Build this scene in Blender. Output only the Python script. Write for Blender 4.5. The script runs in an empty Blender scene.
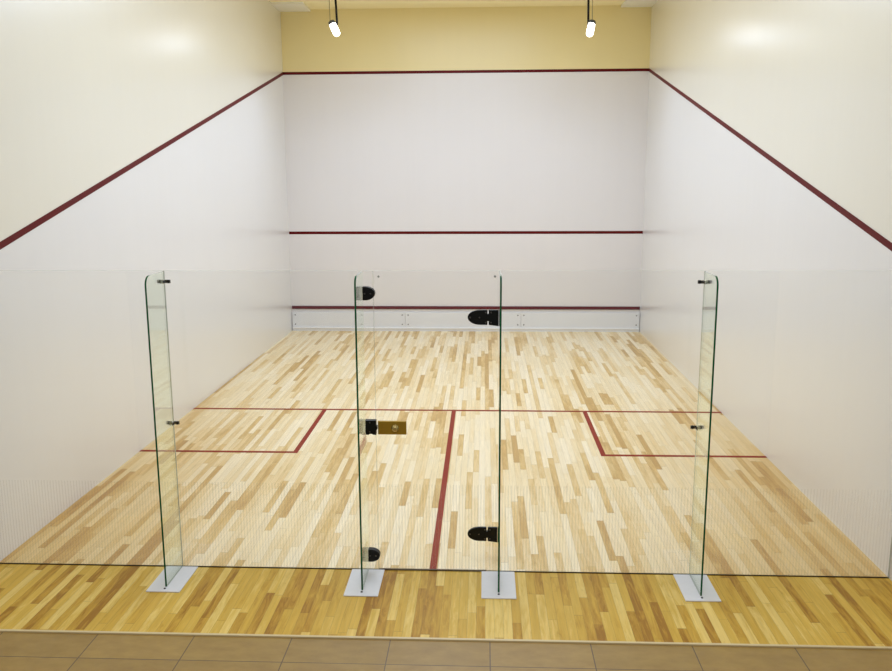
import bpy, bmesh, math
from mathutils import Vector, Matrix
scn = bpy.context.scene
COL = scn.collection

# ------------------------------------------------------------------ helpers
def obj(name, bm, mats, parent=None, label=None, smooth=False, bevel=0):
    me = bpy.data.meshes.new(name)
    bmesh.ops.recalc_face_normals(bm, faces=bm.faces)
    bm.to_mesh(me); bm.free()
    if not isinstance(mats, (list, tuple)): mats = [mats]
    for m in mats: me.materials.append(m)
    if smooth:
        for p in me.polygons: p.use_smooth = True
    o = bpy.data.objects.new(name, me); COL.objects.link(o)
    if bevel:
        b = o.modifiers.new('Bevel', 'BEVEL'); b.width = bevel; b.segments = 2; b.limit_method = 'ANGLE'
    if parent: o.parent = parent
    if label: o['label'] = label
    return o

def tag(o, label, cat, group=None):
    o['label'] = label; o['category'] = cat
    if group: o['group'] = group
    return o

def thing(name, label, cat, loc=(0, 0, 0), group=None):
    o = bpy.data.objects.new(name, None); COL.objects.link(o)
    o.location = loc; o.empty_display_size = .1
    return tag(o, label, cat, group)

def struct(name, bm, mats, parent=None, **k):
    o = obj(name, bm, mats, parent, **k)
    if not parent: o['kind'] = 'structure'
    return o

def add_box(bm, x0, x1, y0, y1, z0, z1, mi=0):
    v = [bm.verts.new((x, y, z)) for z in (z0, z1) for y in (y0, y1) for x in (x0, x1)]
    for f in ((0, 1, 3, 2), (4, 6, 7, 5), (0, 4, 5, 1), (2, 3, 7, 6), (0, 2, 6, 4), (1, 5, 7, 3)):
        bm.faces.new([v[i] for i in f]).material_index = mi

def box(*a):
    bm = bmesh.new(); add_box(bm, *a); return bm

def prism(pts, axis, a0, a1, cap=0, side=1, sides=None):
    """extrude the outline pts between a0 and a1 along an axis; cap/side material slots"""
    bm = bmesh.new()
    def P(p, a):
        u, w = p
        return {'x': (a, u, w), 'y': (u, a, w), 'z': (u, w, a)}[axis]
    A = [bm.verts.new(P(p, a0)) for p in pts]; B = [bm.verts.new(P(p, a1)) for p in pts]
    bm.faces.new(A).material_index = cap; bm.faces.new(B).material_index = cap
    n = len(pts)
    for i in range(n):
        f = bm.faces.new((A[i], A[(i + 1) % n], B[(i + 1) % n], B[i]))
        f.material_index = sides[i] if sides else side
    return bm

def cyl(bm, p0, p1, r0, r1=None, seg=20, mi=0):
    r1 = r0 if r1 is None else r1
    p0, p1 = Vector(p0), Vector(p1); d = (p1 - p0)
    q = d.to_track_quat('Z', 'Y').to_matrix()
    A, B = [], []
    for i in range(seg):
        t = 2 * math.pi * i / seg; e = Vector((math.cos(t), math.sin(t), 0))
        A.append(bm.verts.new(p0 + q @ (e * r0))); B.append(bm.verts.new(p1 + q @ (e * r1)))
    for i in range(seg):
        f = bm.faces.new((A[i], A[(i + 1) % seg], B[(i + 1) % seg], B[i])); f.material_index = mi; f.smooth = True
    bm.faces.new(A).material_index = mi; bm.faces.new(B).material_index = mi

def lathe(bm, p0, axis, prof, seg=24):
    """prof: (distance along axis, radius)"""
    p0 = Vector(p0); q = Vector(axis).to_track_quat('Z', 'Y').to_matrix()
    rings = []
    for d, r in prof:
        rings.append([bm.verts.new(p0 + q @ Vector((math.cos(2 * math.pi * i / seg) * r, math.sin(2 * math.pi * i / seg) * r, d))) for i in range(seg)])
    for A, B in zip(rings, rings[1:]):
        for i in range(seg):
            bm.faces.new((A[i], A[(i + 1) % seg], B[(i + 1) % seg], B[i])).smooth = True
    bm.faces.new(rings[0]); bm.faces.new(rings[-1])

def tube(bm, pts, r, seg=10):
    for a, b in zip(pts, pts[1:]): cyl(bm, a, b, r, seg=seg)

# ------------------------------------------------------------------ materials
def s2l(c):
    return tuple(((v / 255) / 12.92 if v / 255 <= .04045 else ((v / 255 + .055) / 1.055) ** 2.4) for v in c) + (1,)

def newmat(name):
    m = bpy.data.materials.new(name); m.use_nodes = True
    nt = m.node_tree; nt.nodes.clear()
    return m, nt

class N:
    def __init__(s, nt): s.nt = nt
    def __call__(s, typ, ins=(), **attrs):
        n = s.nt.nodes.new(typ)
        for k, v in attrs.items(): setattr(n, k, v)
        for k, v in (ins.items() if isinstance(ins, dict) else enumerate(ins)):
            s.put(n, k, v)
        return n
    def put(s, n, k, v):
        if v is None: return
        if isinstance(v, bpy.types.NodeSocket): s.nt.links.new(v, n.inputs[k])
        elif isinstance(v, bpy.types.Node): s.nt.links.new(v.outputs[0], n.inputs[k])
        else: n.inputs[k].default_value = v
    def math(s, op, a, b=None, c=None):
        return s('ShaderNodeMath', [a, b, c], operation=op).outputs[0]
    def mix(s, f, a, b, blend='MIX'):
        n = s.nt.nodes.new('ShaderNodeMix'); n.data_type = 'RGBA'; n.blend_type = blend
        for i, v in ((0, f), (6, a), (7, b)): s.put(n, i, v)
        return n.outputs[2]
    def ramp(s, f, stops, interp='LINEAR'):
        n = s.nt.nodes.new('ShaderNodeValToRGB'); s.put(n, 0, f)
        cr = n.color_ramp; cr.interpolation = interp
        while len(cr.elements) < len(stops): cr.elements.new(.5)
        for e, (p, c) in zip(cr.elements, stops): e.position = p; e.color = c
        return n.outputs[0]
    def out(s, sh, disp=None):
        o = s.nt.nodes.new('ShaderNodeOutputMaterial'); s.put(o, 0, sh)

def simple(name, rgb, rough=.5, metal=0, noise=0.03, scale=30, coat=0, spec=.5):
    m, nt = newmat(name); n = N(nt)
    geo = n('ShaderNodeNewGeometry')
    no = n('ShaderNodeTexNoise', {'Vector': geo.outputs['Position'], 'Scale': scale, 'Detail': 3})
    f = n.math('MULTIPLY_ADD', no.outputs[0], 2 * noise, 1 - noise)
    c = n.mix(1.0, s2l(rgb), n('ShaderNodeCombineColor', [f, f, f]), 'MULTIPLY')
    b = n('ShaderNodeBsdfPrincipled', {'Base Color': c, 'Roughness': rough, 'Metallic': metal, 'Coat Weight': coat, 'Specular IOR Level': spec})
    n.out(b); return m

def wall_mat(name, z_front, slope, low, high, rough=.32, coat=0.0):
    """white play area below the out line, cream paint above it"""
    m, nt = newmat(name); n = N(nt)
    geo = n('ShaderNodeNewGeometry'); sep = n('ShaderNodeSeparateXYZ', [geo.outputs['Position']])
    zl = n.math('MULTIPLY_ADD', sep.outputs[1], slope, z_front)
    up = n.math('GREATER_THAN', sep.outputs[2], zl)
    big = n('ShaderNodeTexNoise', {'Vector': geo.outputs['Position'], 'Scale': .8, 'Detail': 3})
    st = n('ShaderNodeMapping', {'Vector': geo.outputs['Position'], 'Scale': (9, 9, .35)})
    stn = n('ShaderNodeTexNoise', {'Vector': st, 'Scale': 1.0, 'Detail': 2})
    f = n.math('ADD', n.math('MULTIPLY_ADD', big.outputs[0], .035, .965), n.math('MULTIPLY_ADD', stn.outputs[0], .02, -.01))
    c = n.mix(up, s2l(low), s2l(high))
    c = n.mix(1.0, c, n('ShaderNodeCombineColor', [f, f, f]), 'MULTIPLY')
    bump = n('ShaderNodeBump', {'Strength': .06, 'Distance': .02, 'Height': stn.outputs[0]})
    b = n('ShaderNodeBsdfPrincipled', {'Base Color': c, 'Roughness': rough, 'Normal': bump, 'Specular IOR Level': .5, 'Coat Weight': coat, 'Coat Roughness': .27})
    n.out(b); return m

def parquet(name, stops, rough, W=.057, edge=None, gloss=.5, blotch=.55):
    m, nt = newmat(name); n = N(nt)
    geo = n('ShaderNodeNewGeometry'); sep = n('ShaderNodeSeparateXYZ', [geo.outputs['Position']])
    x = n.math('DIVIDE', n.math('ADD', sep.outputs[0], 50.013), W)
    col = n.math('FLOOR', x)
    r1 = n('ShaderNodeTexWhiteNoise', {'W': col}, noise_dimensions='1D').outputs[0]
    r2 = n('ShaderNodeTexWhiteNoise', {'W': n.math('ADD', col, .37)}, noise_dimensions='1D').outputs[0]
    L = n.math('MULTIPLY_ADD', r1, .9, .55)
    y = n.math('DIVIDE', n.math('ADD', sep.outputs[1], n.math('MULTIPLY_ADD', r2, 3.0, 40)), L)
    row = n.math('FLOOR', y)
    idv = n('ShaderNodeCombineXYZ', [col, row, 0.0])
    wn = n('ShaderNodeTexWhiteNoise', {'Vector': idv}, noise_dimensions='2D')
    cl = n('ShaderNodeTexNoise', {'Vector': n('ShaderNodeMapping', {'Vector': geo.outputs['Position'], 'Scale': (1.5, .55, 1)}), 'Scale': 1.0, 'Detail': 2})
    mo = n('ShaderNodeTexNoise', {'Vector': n('ShaderNodeMapping', {'Vector': geo.outputs['Position'], 'Scale': (30, 3.5, 1)}), 'Scale': 1.0, 'Detail': 4, 'Roughness': .65, 'Distortion': .8})
    bv = n.math('ADD', wn.outputs[0], n.math('MULTIPLY_ADD', cl.outputs[0], .7, -.35))
    bv = n.math('ADD', bv, n.math('MULTIPLY_ADD', mo.outputs[0], blotch, -.5 * blotch))
    base = n.ramp(bv, stops)
    # grain running along each board
    gv = n('ShaderNodeCombineXYZ', [n.math('MULTIPLY_ADD', sep.outputs[0], 55.0, n.math('MULTIPLY', wn.outputs[0], 91.0)),
                                    n.math('MULTIPLY', sep.outputs[1], 2.2), n.math('MULTIPLY', wn.outputs[0], 37.0)])
    gr = n('ShaderNodeTexNoise', {'Vector': gv, 'Scale': 1.0, 'Detail': 5, 'Roughness': .62, 'Distortion': .6})
    gf = n.math('MULTIPLY_ADD', gr.outputs[0], .44, .76)
    # mineral streaks and small knots on some boards
    kv = n('ShaderNodeCombineXYZ', [n.math('MULTIPLY', sep.outputs[0], 14.0), n.math('MULTIPLY', sep.outputs[1], 2.6), 3.0])
    kn = n('ShaderNodeTexNoise', {'Vector': kv, 'Scale': 1.0, 'Detail': 4, 'Roughness': .7, 'Distortion': 1.2})
    ks = n.ramp(kn.outputs[0], [(.62, (0, 0, 0, 1)), (.78, (1, 1, 1, 1))])
    c = n.mix(1.0, base, n('ShaderNodeCombineColor', [gf, gf, n.math('MULTIPLY', gf, .985)]), 'MULTIPLY')
    c = n.mix(n.math('MULTIPLY', ks, .55), c, stops[0][1])
    if edge:   # boards get darker and warmer towards the side walls and the glass
        ax = n.math('ABSOLUTE', sep.outputs[0])
        t = n.math('SUBTRACT', ax, n.math('MULTIPLY', sep.outputs[1], .30))
        e = n('ShaderNodeMapRange', {'Value': t, 'From Min': .6, 'From Max': 3.0}, interpolation_type='SMOOTHSTEP').outputs[0]
        c = n.mix(n.math('MULTIPLY', e, .85), c, n.mix(1.0, c, edge, 'MULTIPLY'))
    fx = n.math('FRACT', x); fy = n.math('FRACT', y)
    gx = n.math('LESS_THAN', fx, .035); gy = n.math('LESS_THAN', fy, .004)
    g = n.math('MULTIPLY', n.math('MAXIMUM', gx, gy), .40)
    c = n.mix(g, c, s2l((105, 78, 40)))
    bump = n('ShaderNodeBump', {'Strength': .08, 'Distance': .004, 'Height': gr.outputs[0]})
    b = n('ShaderNodeBsdfPrincipled', {'Base Color': c, 'Roughness': rough, 'Normal': bump, 'Specular IOR Level': gloss})
    n.out(b); return m

def tile_mat():
    m, nt = newmat('stone_tile'); n = N(nt)
    geo = n('ShaderNodeNewGeometry'); sep = n('ShaderNodeSeparateXYZ', [geo.outputs['Position']])
    u = n.math('DIVIDE', n.math('ADD', sep.outputs[0], 200 * .607 + .81), .607)
    v = n.math('DIVIDE', n.math('ADD', sep.outputs[1], 60 + 1.19), .6)
    cu, cv = n.math('FLOOR', u), n.math('FLOOR', v)
    wn = n('ShaderNodeTexWhiteNoise', {'Vector': n('ShaderNodeCombineXYZ', [cu, cv, 0.0])}, noise_dimensions='2D')
    def groove(t, w):
        fr = n.math('FRACT', t)
        return n.math('LESS_THAN', n.math('MINIMUM', fr, n.math('SUBTRACT', 1.0, fr)), w)
    g = n.math('MAXIMUM', groove(u, .0055), groove(v, .0055))
    mp = n('ShaderNodeMapping', {'Vector': geo.outputs['Position'], 'Scale': (7, 12, 5)})
    no = n('ShaderNodeTexNoise', {'Vector': mp, 'Scale': 1.0, 'Detail': 6, 'Roughness': .6})
    c = n.ramp(no.outputs[0], [(.3, s2l((146, 114, 52))), (.7, s2l((164, 132, 66)))])
    f = n.math('MULTIPLY_ADD', wn.outputs[0], .12, .94)
    c = n.mix(1.0, c, n('ShaderNodeCombineColor', [f, f, f]), 'MULTIPLY')
    c = n.mix(g, c, s2l((96, 76, 48)))
    n.out(n('ShaderNodeBsdfPrincipled', {'Base Color': c, 'Roughness': .45})); return m

def glass_mat(name, tint, frit=False):
    """thin clear pane: tinted see-through body and a Fresnel mirror on each face"""
    m, nt = newmat(name); n = N(nt)
    geo = n('ShaderNodeNewGeometry')
    ior = n.math('MULTIPLY_ADD', geo.outputs['Backfacing'], 1 / 1.5 - 1.5, 1.5)
    fr = n('ShaderNodeFresnel', {'IOR': ior})
    tr = n('ShaderNodeBsdfTransparent', {'Color': tint})
    gl = n('ShaderNodeBsdfGlossy', {'Color': (1, 1, 1, 1), 'Roughness': 0.0})
    sh = n('ShaderNodeMixShader', [fr.outputs[0], tr, gl]).outputs[0]
    if frit:   # fine printed stripes on the lower part of the pane
        sep = n('ShaderNodeSeparateXYZ', [geo.outputs['Position']])
        st = n.math('LESS_THAN', n.math('FRACT', n.math('DIVIDE', n.math('ADD', sep.outputs[0], 20.0), .0215)), .42)
        low = n.math('LESS_THAN', sep.outputs[2], .645)
        fy = n.math('GREATER_THAN', sep.outputs[1], 0.0)      # printed on the court side face only
        a = n.math('MULTIPLY', n.math('MULTIPLY', n.math('MULTIPLY', st, low), fy), .095)
        wh = n('ShaderNodeBsdfDiffuse', {'Color': s2l((232, 228, 216))})
        tl = n('ShaderNodeBsdfTranslucent', {'Color': s2l((232, 228, 216))})
        pr = n('ShaderNodeMixShader', [.5, wh, tl])
        sh = n('ShaderNodeMixShader', [a, sh, pr]).outputs[0]
    n.out(sh); return m

M = {}
M['front'] = wall_mat('front_wall_paint', 4.60, 0.0, (228, 223, 221), (236, 219, 162))
M['side'] = wall_mat('side_wall_paint', 2.183, .248, (231, 229, 227), (232, 227, 211), coat=.9)
M['ceil'] = simple('ceiling_paint', (252, 240, 196), .6)
M['ceil_white'] = simple('ceiling_white', (240, 238, 230), .5)
wood_in = [(0.0, s2l((196, 156, 88))), (.12, s2l((215, 180, 114))), (.30, s2l((231, 203, 150))), (.55, s2l((238, 216, 172))), (1.0, s2l((244, 227, 194)))]
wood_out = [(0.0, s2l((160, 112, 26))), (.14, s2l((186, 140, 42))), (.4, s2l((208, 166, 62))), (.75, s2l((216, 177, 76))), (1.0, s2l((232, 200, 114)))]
M['wood'] = parquet('court_maple', wood_in, .38, edge=(.72, .58, .30, 1))
M['wood_front'] = parquet('apron_maple', wood_out, .45, gloss=.22, blotch=1.0)  # boards outside the glass, given a darker, yellower tone
M['tile'] = tile_mat()
M['strip'] = simple('edge_strip', (214, 192, 146), .4)
M['red'] = simple('red_line', (92, 3, 5), .5, noise=.06, scale=8, spec=.2)
M['red_floor'] = simple('red_floor_line', (138, 32, 14), .5, noise=.12, scale=14, spec=.15)
M['pane'] = glass_mat('clear_pane', (.998, 1.0, .994, 1), True)
M['fin'] = glass_mat('fin_glass', (.95, .985, .945, 1))
M['edge_green'] = simple('polished_green_edge', (24, 84, 50), .5, noise=.25, scale=3, spec=.08)
M['edge_pale'] = simple('pale_glass_edge', (166, 172, 160), .2)
M['seal'] = simple('dark_sealant', (84, 66, 40), .6)
M['black'] = simple('black_metal', (4, 4, 4), .45, spec=.3)
M['screw'] = simple('screw_metal', (96, 90, 84), .3, metal=.8)
M['rivet'] = simple('tin_screw', (120, 116, 112), .5)
M['brass'] = simple('brass', (176, 140, 44), .38, metal=.55, noise=.05)
M['knob'] = simple('satin_knob', (200, 178, 120), .25, metal=.8)
M['chrome'] = simple('chrome', (190, 186, 172), .2, metal=.9)
M['button'] = simple('pale_button', (150, 150, 146), .5)
M['bolt'] = simple('dark_bolt', (26, 22, 14), .4)
M['plate'] = simple('white_plate', (226, 224, 226), .35)
M['tin'] = simple('tin_white', (226, 226, 228), .4)
M['tin_lip'] = simple('tin_lip_white', (242, 242, 244), .3)
M['cap'] = simple('lamp_cap', (62, 66, 68), .4)
M['wire'] = simple('grey_wire', (150, 136, 96), .5)
def glow():
    m, nt = newmat('lamp_glow'); n = N(nt)
    n.out(n('ShaderNodeEmission', {'Color': (1, .98, .95, 1), 'Strength': 7.0})); return m
M['glow'] = glow()

# ------------------------------------------------------------------ the setting
X, Y0, YF, ZC = 3.2, 0.0, 9.75, 5.67
YB = -2.6            # the side walls run on past the glass into the viewing gallery
YE = -0.905          # end of the timber floor
floor = struct('floor', box(-X, X, 0, YF, -.06, 0), M['wood'])
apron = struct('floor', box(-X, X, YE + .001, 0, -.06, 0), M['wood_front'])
tiles = struct('floor', box(-X, X, -7.5, YE - .016, -.06, -.006), M['tile'])
struct('trim_1', box(-X, X, YE - .018, YE + .002, -.05, .004), M['strip'], bevel=.002)
wl = struct('wall_left', box(-X - .2, -X, YB, YF + .2, -.06, ZC), M['side'])
wr = struct('wall_right', box(X, X + .2, YB, YF + .2, -.06, ZC), M['side'])
wf = struct('wall_front', box(-X, X, YF, YF + .2, -.06, ZC), M['front'])
struct('ceiling', box(-X - .2, X + .2, YB, YF + .2, ZC, ZC + .1), M['ceil'])
struct('trim_2', box(-X, -2.67, 9.1, YF, ZC - .035, ZC), M['ceil_white'])
struct('trim_3', box(2.68, X, 9.1, YF, ZC - .035, ZC), M['ceil_white'])

# red court lines, painted on floor and walls
def line(name, parent, bm, label, mat='red'): return obj(name, bm, M[mat], parent, label)
h = .0025
line('short_line', floor, box(-X, X, 4.26, 4.31, 0, h), 'red short line right across the court floor', 'red_floor')
line('half_court_line', floor, box(-.025, .025, .012, 4.26, 0, h), 'red half court line running down the middle of the floor', 'red_floor')
for s, w in ((-1, 'left'), (1, 'right')):
    bm = bmesh.new()
    xa, xb = sorted((s * 1.6, s * 1.55)); add_box(bm, xa, xb, 2.61, 4.26, 0, h)
    xa, xb = sorted((s * 1.6, s * X)); add_box(bm, xa, xb, 2.61, 2.66, 0, h)
    line('service_box_line', floor, bm, 'red service box line by the %s wall' % w, 'red_floor')
line('out_line', wf, box(-X, X, YF - .002, YF, 4.58, 4.628), 'red out line high on the front wall')
line('service_line', wf, box(-X + .004, X - .004, YF - .002, YF, 1.782, 1.832), 'red service line across the middle of the front wall')
sl = .248
for s, w in ((-1, wl), (1, wr)):
    z = lambda y: 2.183 + sl * y
    pts = [(YF - .002, z(YF) + .027), (Y0, z(Y0) + .027), (Y0, z(Y0) - .027), (YF - .002, z(YF) - .027)]
    xa, xb = sorted((s * X, s * (X - .003)))
    line('out_line', w, prism(pts, 'x', xa, xb, 0, 0), 'red out line sloping up towards the front wall')

# ------------------------------------------------------------------ the tin
tin = thing('tin_board', 'low white tin board with a red top strip along the foot of the front wall', 'tin board', (0, YF, 0))
def local(o, root):
    o.matrix_parent_inverse = Matrix.Translation(root.location).inverted(); return o
xs = [-X + .012, -1.09, 1.035, X - .012]
for a, b in zip(xs, xs[1:]):
    p = local(obj('panel', box(a + .002, b - .002, YF - .03, YF - .004, .07, .352), M['tin'], tin, bevel=.003), tin)
    for sx in ((a + .055), (b - .055)):
        for sz in (.125, .30):
            bm = bmesh.new(); cyl(bm, (sx, YF - .030, sz), (sx, YF - .035, sz), .013, .010, 12)
            obj('screw', bm, M['rivet'], p)
local(obj('bottom_lip', box(-X + .012, X - .012, YF - .05, YF - .004, .048, .07), M['tin_lip'], tin, bevel=.004), tin)
local(obj('top_line', box(-X + .01, X - .01, YF - .022, YF - .004, .408, .464), M['red'], tin, 'red strip above the white board', bevel=.004), tin)
local(obj('base_strip', box(-X + .012, X - .012, YF - .036, YF - .004, 0, .048), M['tin'], tin), tin)

# ------------------------------------------------------------------ glass back wall
T = .012; ZT = 2.157; Z0 = .004
XF = (-1.82, -.462, .467, 1.82); XD = .388
def pane_bm(x0, x1, z0=Z0, z1=ZT):
    # slots: 0 faces, 1 pale edge
    return prism([(x0, z0), (x1, z0), (x1, z1), (x0, z1)], 'y', 0, T, 0, 1)
g = .002
spans = [(-X + .004, XF[0] - g, 'fixed clear glass screen between the left side wall and the leftmost glass fin'),
         (XF[0] + g, -XD - g, 'fixed clear glass screen between the leftmost glass fin and the brass lock'),
         (XD + g, XF[3] - g, 'fixed clear glass screen between the black hinges and the rightmost glass fin'),
         (XF[3] + g, X - .004, 'fixed clear glass screen between the rightmost glass fin and the right side wall')]
for a, b, lab in spans:
    t = thing('glass_screen', lab, 'glass screen', ((a + b) / 2, T / 2, 0), 'fixed glass screens of the back wall')
    local(obj('pane', pane_bm(a, b), [M['pane'], M['edge_pale']], t), t)
    local(obj('bottom_seal', box(a, b, -.001, T + .001, 0, .004), M['seal'], t, 'thin dark seal under the pane'), t)
    if abs(a - XD) < .01:
        bx = .433
        bm = bmesh.new(); cyl(bm, (bx, 0, 2.119), (bx, -.003, 2.119), .008, .007, 14)
        local(obj('button', bm, M['button'], t, 'tiny round button near the top edge'), t)

door = thing('glass_door', 'clear glass door with two black hinges and a brass lock plate', 'door', (0, T / 2, 0))
local(obj('pane', pane_bm(-XD + g, XD - g, .008), [M['pane'], M['edge_pale']], door), door)
local(obj('bottom_seal', box(-XD + g, XD - g, -.002, T + .002, .003, .009), M['seal'], door, 'thin dark seal along the bottom edge'), door)

def hinge_outline(x_flat, x_tip, zc, hh, n=14, shape=.55):
    """flat at x_flat, straight, then rounded to a nose at x_tip"""
    d = x_tip - x_flat
    pts = [(x_flat, zc - hh), (x_flat, zc + hh)]
    xs0 = x_flat + d * shape
    for i in range(n + 1):
        t = math.pi / 2 - math.pi * i / n
        pts.append((xs0 + (x_tip - xs0) * math.cos(t), zc + hh * math.sin(t)))
    return pts

for zc in (1.844, .293):
    # leaf on the door and leaf on the fixed glass, joined by a knuckle in the gap
    hg = local(obj('hinge', prism(hinge_outline(.384, .25, zc, .051, shape=.35), 'y', -.022, -.0005, 0, 0), M['black'], door, 'black nose shaped hinge', bevel=.003), door)
    cut = prism([(.392, zc - .051), (.46, zc - .060), (.46, zc + .051), (.392, zc + .051)], 'y', -.022, -.0005, 0, 0)
    f2 = obj('leaf', cut, M['black'], hg, bevel=.003)
    k = obj('knuckle', box(.380, .396, -.026, -.004, zc - .024, zc + .024), M['black'], hg)
    for sx, sz in ((.372, .034), (.372, -.034), (.408, .034), (.408, -.034), (.33, .0), (.268, 0)):
        bm = bmesh.new(); cyl(bm, (sx, -.022, zc + sz), (sx, -.0245, zc + sz), .0055, .0045, 10)
        s = obj('screw', bm, M['screw'], hg)
bm = bmesh.new(); cyl(bm, (-.35, 0, 2.118), (-.35, -.003, 2.118), .008, .007, 14)
local(obj('button', bm, M['button'], door, 'tiny round button near the top edge'), door)
# brass lock plate with knob
zl = 1.066
lk = local(obj('lock_plate', box(-.372, -.174, -.018, -.0005, zl - .048, zl + .048), M['brass'], door, 'brass lock plate', bevel=.003), door)
bm = bmesh.new(); lathe(bm, (-.252, -.018, zl), (0, -1, 0), [(0, .026), (.006, .026), (.008, .018), (.016, .017), (.024, .021), (.030, .020), (.034, .012)])
kb = obj('knob', bm, M['knob'], lk, 'satin metal knob')

# ------------------------------------------------------------------ glass fins
def fin_outline():
    d, r = -.32, .062
    pts = [(-.002, .008), (d, .008)]
    zt = ZT - .004
    pts_arc = []
    for i in range(7):
        t = math.pi + (-math.pi / 2) * i / 6
        pts_arc.append((d + r + r * math.cos(t), zt - r + r * math.sin(t)))
    pts += pts_arc + [(-.002, zt)]
    # per side material: bottom pale, front green, arc green, top pale, rear pale
    sides = [1, 2] + [2] * 6 + [1, 0]
    return pts, sides[:len(pts)]
fin_lab = ['leftmost glass fin standing out from the glass wall, with small metal brackets',
           'glass fin beside the lock side of the door, with black stops and lock keeper',
           'glass fin beside the two black hinges of the door, seen edge on',
           'rightmost glass fin standing out from the glass wall, with small metal brackets']
FT = .012
for i, xf in enumerate(XF):
    t = thing('glass_fin', fin_lab[i], 'glass fin', (xf, -.16, .006), 'four glass fins bracing the glass wall')
    pts, sides = fin_outline()
    local(obj('pane', prism(pts, 'x', xf - FT / 2, xf + FT / 2, 0, 1, sides), [M['fin'], M['edge_pale'], M['edge_green']], t, 'clear glass blade with a dark green front edge and a rounded top corner'), t)
    if i in (0, 3):
        for s, zc in ((1, 2.084), (1, 1.086), (-1, 2.084), (-1, 1.086)):      # a bracket on each side of the fin
            a = xf + s * (FT / 2 + .0005)
            bm = bmesh.new()
            xa, xb = sorted((a, a + s * .040)); add_box(bm, xa, xb, -.0045, -.0008, zc - .012, zc + .012)
            xa, xb = sorted((a, a + s * .004)); add_box(bm, xa, xb, -.046, -.0008, zc - .012, zc + .012)
            br = local(obj('bracket', bm, M['chrome'], t, 'small angled metal bracket', bevel=.001), t)
            bm = bmesh.new(); cyl(bm, (a + s * .026, -.0045, zc), (a + s * .026, -.012, zc), .0135, .011, 16)
            b = obj('bolt', bm, M['bolt'], br)
            bm = bmesh.new(); cyl(bm, (a + s * .004, -.028, zc), (a + s * .010, -.028, zc), .010, .008, 16)
            b = obj('bolt', bm, M['bolt'], br)
    if i == 1:
        a = xf + FT / 2 + .0005
        for zc in (2.008, .130):
            st = local(obj('door_stop', prism(hinge_outline(a, -.372, zc, .046, shape=.25), 'y', -.048, -.0008, 0, 0), M['black'], t, 'black half oval door stop', bevel=.003), t)
            for sx in (-.44, -.40):
                bm = bmesh.new(); cyl(bm, (sx, -.048, zc), (sx, -.0505, zc), .0055, .0045, 10)
                s = obj('screw', bm, M['screw'], st)
        zc = 1.074; x1 = -.382
        # keeper: square body, nose towards the latch, two feet below
        kp = [(a, zc - .049), (a, zc + .050), (x1, zc + .050), (x1, zc + .012), (x1 + .007, zc + .010), (x1 + .007, zc - .016), (x1, zc - .018),
              (x1, zc - .052), (x1 - .02, zc - .050), (x1 - .03, zc - .044), (a + .03, zc - .044), (a + .02, zc - .052)]
        kp_o = local(obj('lock_keeper', prism(kp, 'y', -.044, -.0008, 0, 0), M['black'], t, 'black lock keeper'), t)
        for sx, sz in ((-.425, .036), (-.425, -.03)):
            bm = bmesh.new(); cyl(bm, (sx, -.044, zc + sz), (sx, -.0465, zc + sz), .0055, .0045, 10)
            s = obj('screw', bm, M['screw'], kp_o)

pl_lab = ['white metal floor plate under the leftmost glass fin', 'white metal floor plate under the glass fin at the lock side of the door',
          'white metal floor plate under the glass fin at the hinge side of the door', 'white metal floor plate under the rightmost glass fin']
for i, xf in enumerate(XF):
    t = thing('floor_plate', pl_lab[i], 'floor plate', (xf, -.2, 0), 'white plates carrying the glass fins')
    d = -.388 if i in (0, 3) else -.40
    local(obj('plate', box(xf - .117, xf + .117, d, -.006, .0005, .0075), M['plate'], t, bevel=.0015), t)
    bm = bmesh.new(); cyl(bm, (xf, -.348, .0075), (xf, -.348, .0125), .008, .006, 12)
    local(obj('bolt', bm, M['bolt'], t, 'small dark bolt'), t)

# ------------------------------------------------------------------ hanging spotlights
def lamp(label, xr, p_cap, p_tip, wire_x, bend):
    t = thing('pendant_spotlight', label, 'spotlight', (xr, 8.0, ZC), 'spotlights hanging before the front wall')
    p_cap, p_tip = Vector(p_cap), Vector(p_tip); ax = (p_tip - p_cap).normalized()
    bm = bmesh.new()
    tube(bm, [(xr, 8.0, ZC), (xr, 8.0, ZC - .2), (xr + bend, 8.0, p_cap.z + .02), (xr + bend, 8.0, p_cap.z - .045)], .017, 12)
    local(obj('rod', bm, M['black'], t), t)
    bm = bmesh.new(); cyl(bm, (xr, 8, ZC), (xr, 8, ZC - .02), .05, .045, 24)
    local(obj('ceiling_rose', bm, M['black'], t), t)
    bm = bmesh.new(); tube(bm, [(wire_x, 8.0, ZC), (wire_x + .006, 8.0, p_cap.z + .01)], .006, 8)
    local(obj('wire', bm, M['wire'], t, 'thin pale wire'), t)
    bm = bmesh.new(); lathe(bm, p_cap - ax * .022, ax, [(0, .030), (.008, .050), (.05, .060), (.058, .056)])
    local(obj('lamp_cap', bm, M['cap'], t, 'dark grey cap'), t)
    bm = bmesh.new(); lathe(bm, p_cap + ax * .036, ax, [(0, .052), (.12, .055), (.16, .052), (.185, .040), (.195, .02)])
    local(obj('lamp_glass', bm, M['glow'], t, 'glowing white glass'), t)
lamp('hanging spotlight whose glowing tip leans right, nearer the left side wall', -1.935, (-2.005, 8, 5.145), (-1.905, 7.95, 4.94), -2.035, .012)
lamp('hanging spotlight whose glowing tip leans left, nearer the right side wall', 1.925, (1.990, 8, 5.105), (1.950, 7.95, 4.92), 1.985, .006)

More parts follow.
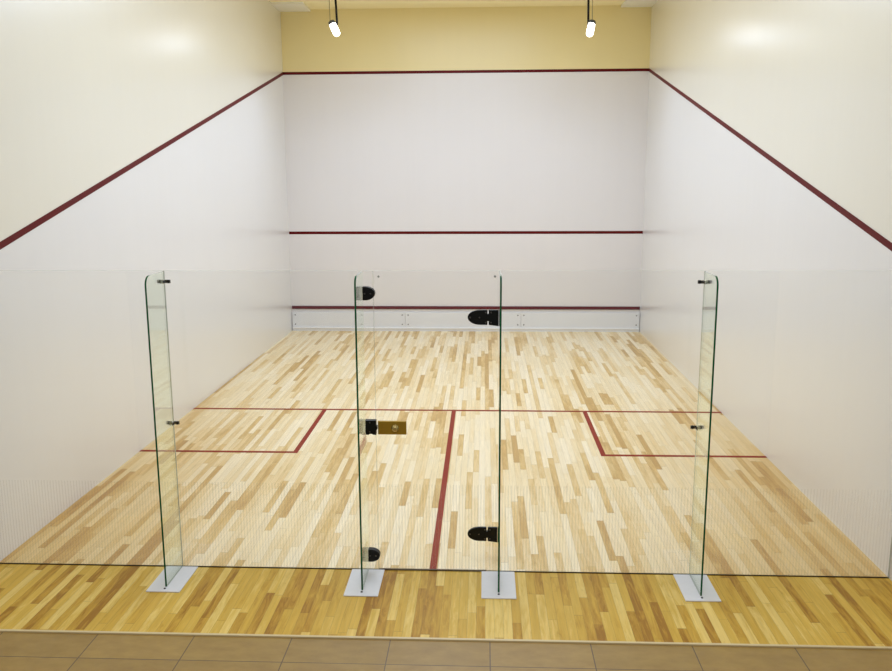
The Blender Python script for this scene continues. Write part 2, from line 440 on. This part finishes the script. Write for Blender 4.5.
# ------------------------------------------------------------------ light
def area(name, loc, rot, sx, sy, power, col=(1, .97, .92)):
    l = bpy.data.lights.new(name, 'AREA'); l.shape = 'RECTANGLE'; l.size = sx; l.size_y = sy; l.energy = power; l.color = col
    o = bpy.data.objects.new(name, l); COL.objects.link(o); o.location = loc; o.rotation_euler = rot; return o
def spot(name, loc, target, power, angle=150, blend=1.0, r=.06, col=(1, .98, .95)):
    l = bpy.data.lights.new(name, 'SPOT'); l.energy = power; l.spot_size = math.radians(angle); l.spot_blend = blend; l.shadow_soft_size = r; l.color = col
    o = bpy.data.objects.new(name, l); COL.objects.link(o); o.location = loc
    o.rotation_euler = (Vector(target) - Vector(loc)).to_track_quat('-Z', 'Y').to_euler(); return o
COOL = (.655, .80, 1.05)
for s in (-1, 1):
    spot('spotlight_beam', (s * 1.93, 7.9, 4.86), (s * 1.2, 7.0, 0), 70, 165, r=.09, col=COOL)
    spot('court_spotlight', (s * 1.93, 5.0, 5.15), (s * 1.2, 5.0, 0), 8, 165, r=.2, col=COOL)
area('court_fill_light', (0, 5.6, 5.6), (0, 0, 0), 2.8, 4.2, 180, COOL)  # unseen panel added overhead for even light over the court
area('court_fill_light', (0, 1.6, 5.6), (0, 0, 0), 2.6, 2.4, 142, COOL)  # second added panel, lifting the half nearer the glass
area('gallery_fill_light', (0, -3.6, 5.0), (0, 0, 0), 3.0, .6, 95, (.95, .95, .95))  # unseen light added to brighten the floor outside the glass

w = bpy.data.worlds.new('World'); scn.world = w; w.use_nodes = True
w.node_tree.nodes['Background'].inputs[0].default_value = (.82, .91, 1.0, 1)
w.node_tree.nodes['Background'].inputs[1].default_value = .30

# ------------------------------------------------------------------ camera
f_px = 848.4555; yaw, pitch, roll = -.0454055, -.1824948, -.0045104
cd = bpy.data.cameras.new('Camera'); cam = bpy.data.objects.new('Camera', cd); COL.objects.link(cam)
cd.sensor_fit = 'HORIZONTAL'; cd.sensor_width = 36; cd.lens = 36 * f_px / 892; cd.clip_end = 100; cd.clip_start = .05
cy, sy, cp, sp = math.cos(yaw), math.sin(yaw), math.cos(pitch), math.sin(pitch)
F = Vector((sy * cp, cy * cp, sp)); R = Vector((cy, -sy, 0)); U = R.cross(F)
c, s = math.cos(roll), math.sin(roll)
R2 = c * R + s * U; U2 = -s * R + c * U
cam.matrix_world = Matrix(((R2.x, U2.x, -F.x, .36049), (R2.y, U2.y, -F.y, -5.66397), (R2.z, U2.z, -F.z, 2.76241), (0, 0, 0, 1)))
scn.camera = cam

scn.view_settings.view_transform = 'Standard'
scn.view_settings.look = 'None'
scn.view_settings.exposure = 0.0
scn.cycles.transparent_max_bounces = 32
scn.cycles.max_bounces = 10
scn.cycles.diffuse_bounces = 6
scn.cycles.caustics_reflective = False
scn.cycles.caustics_refractive = False
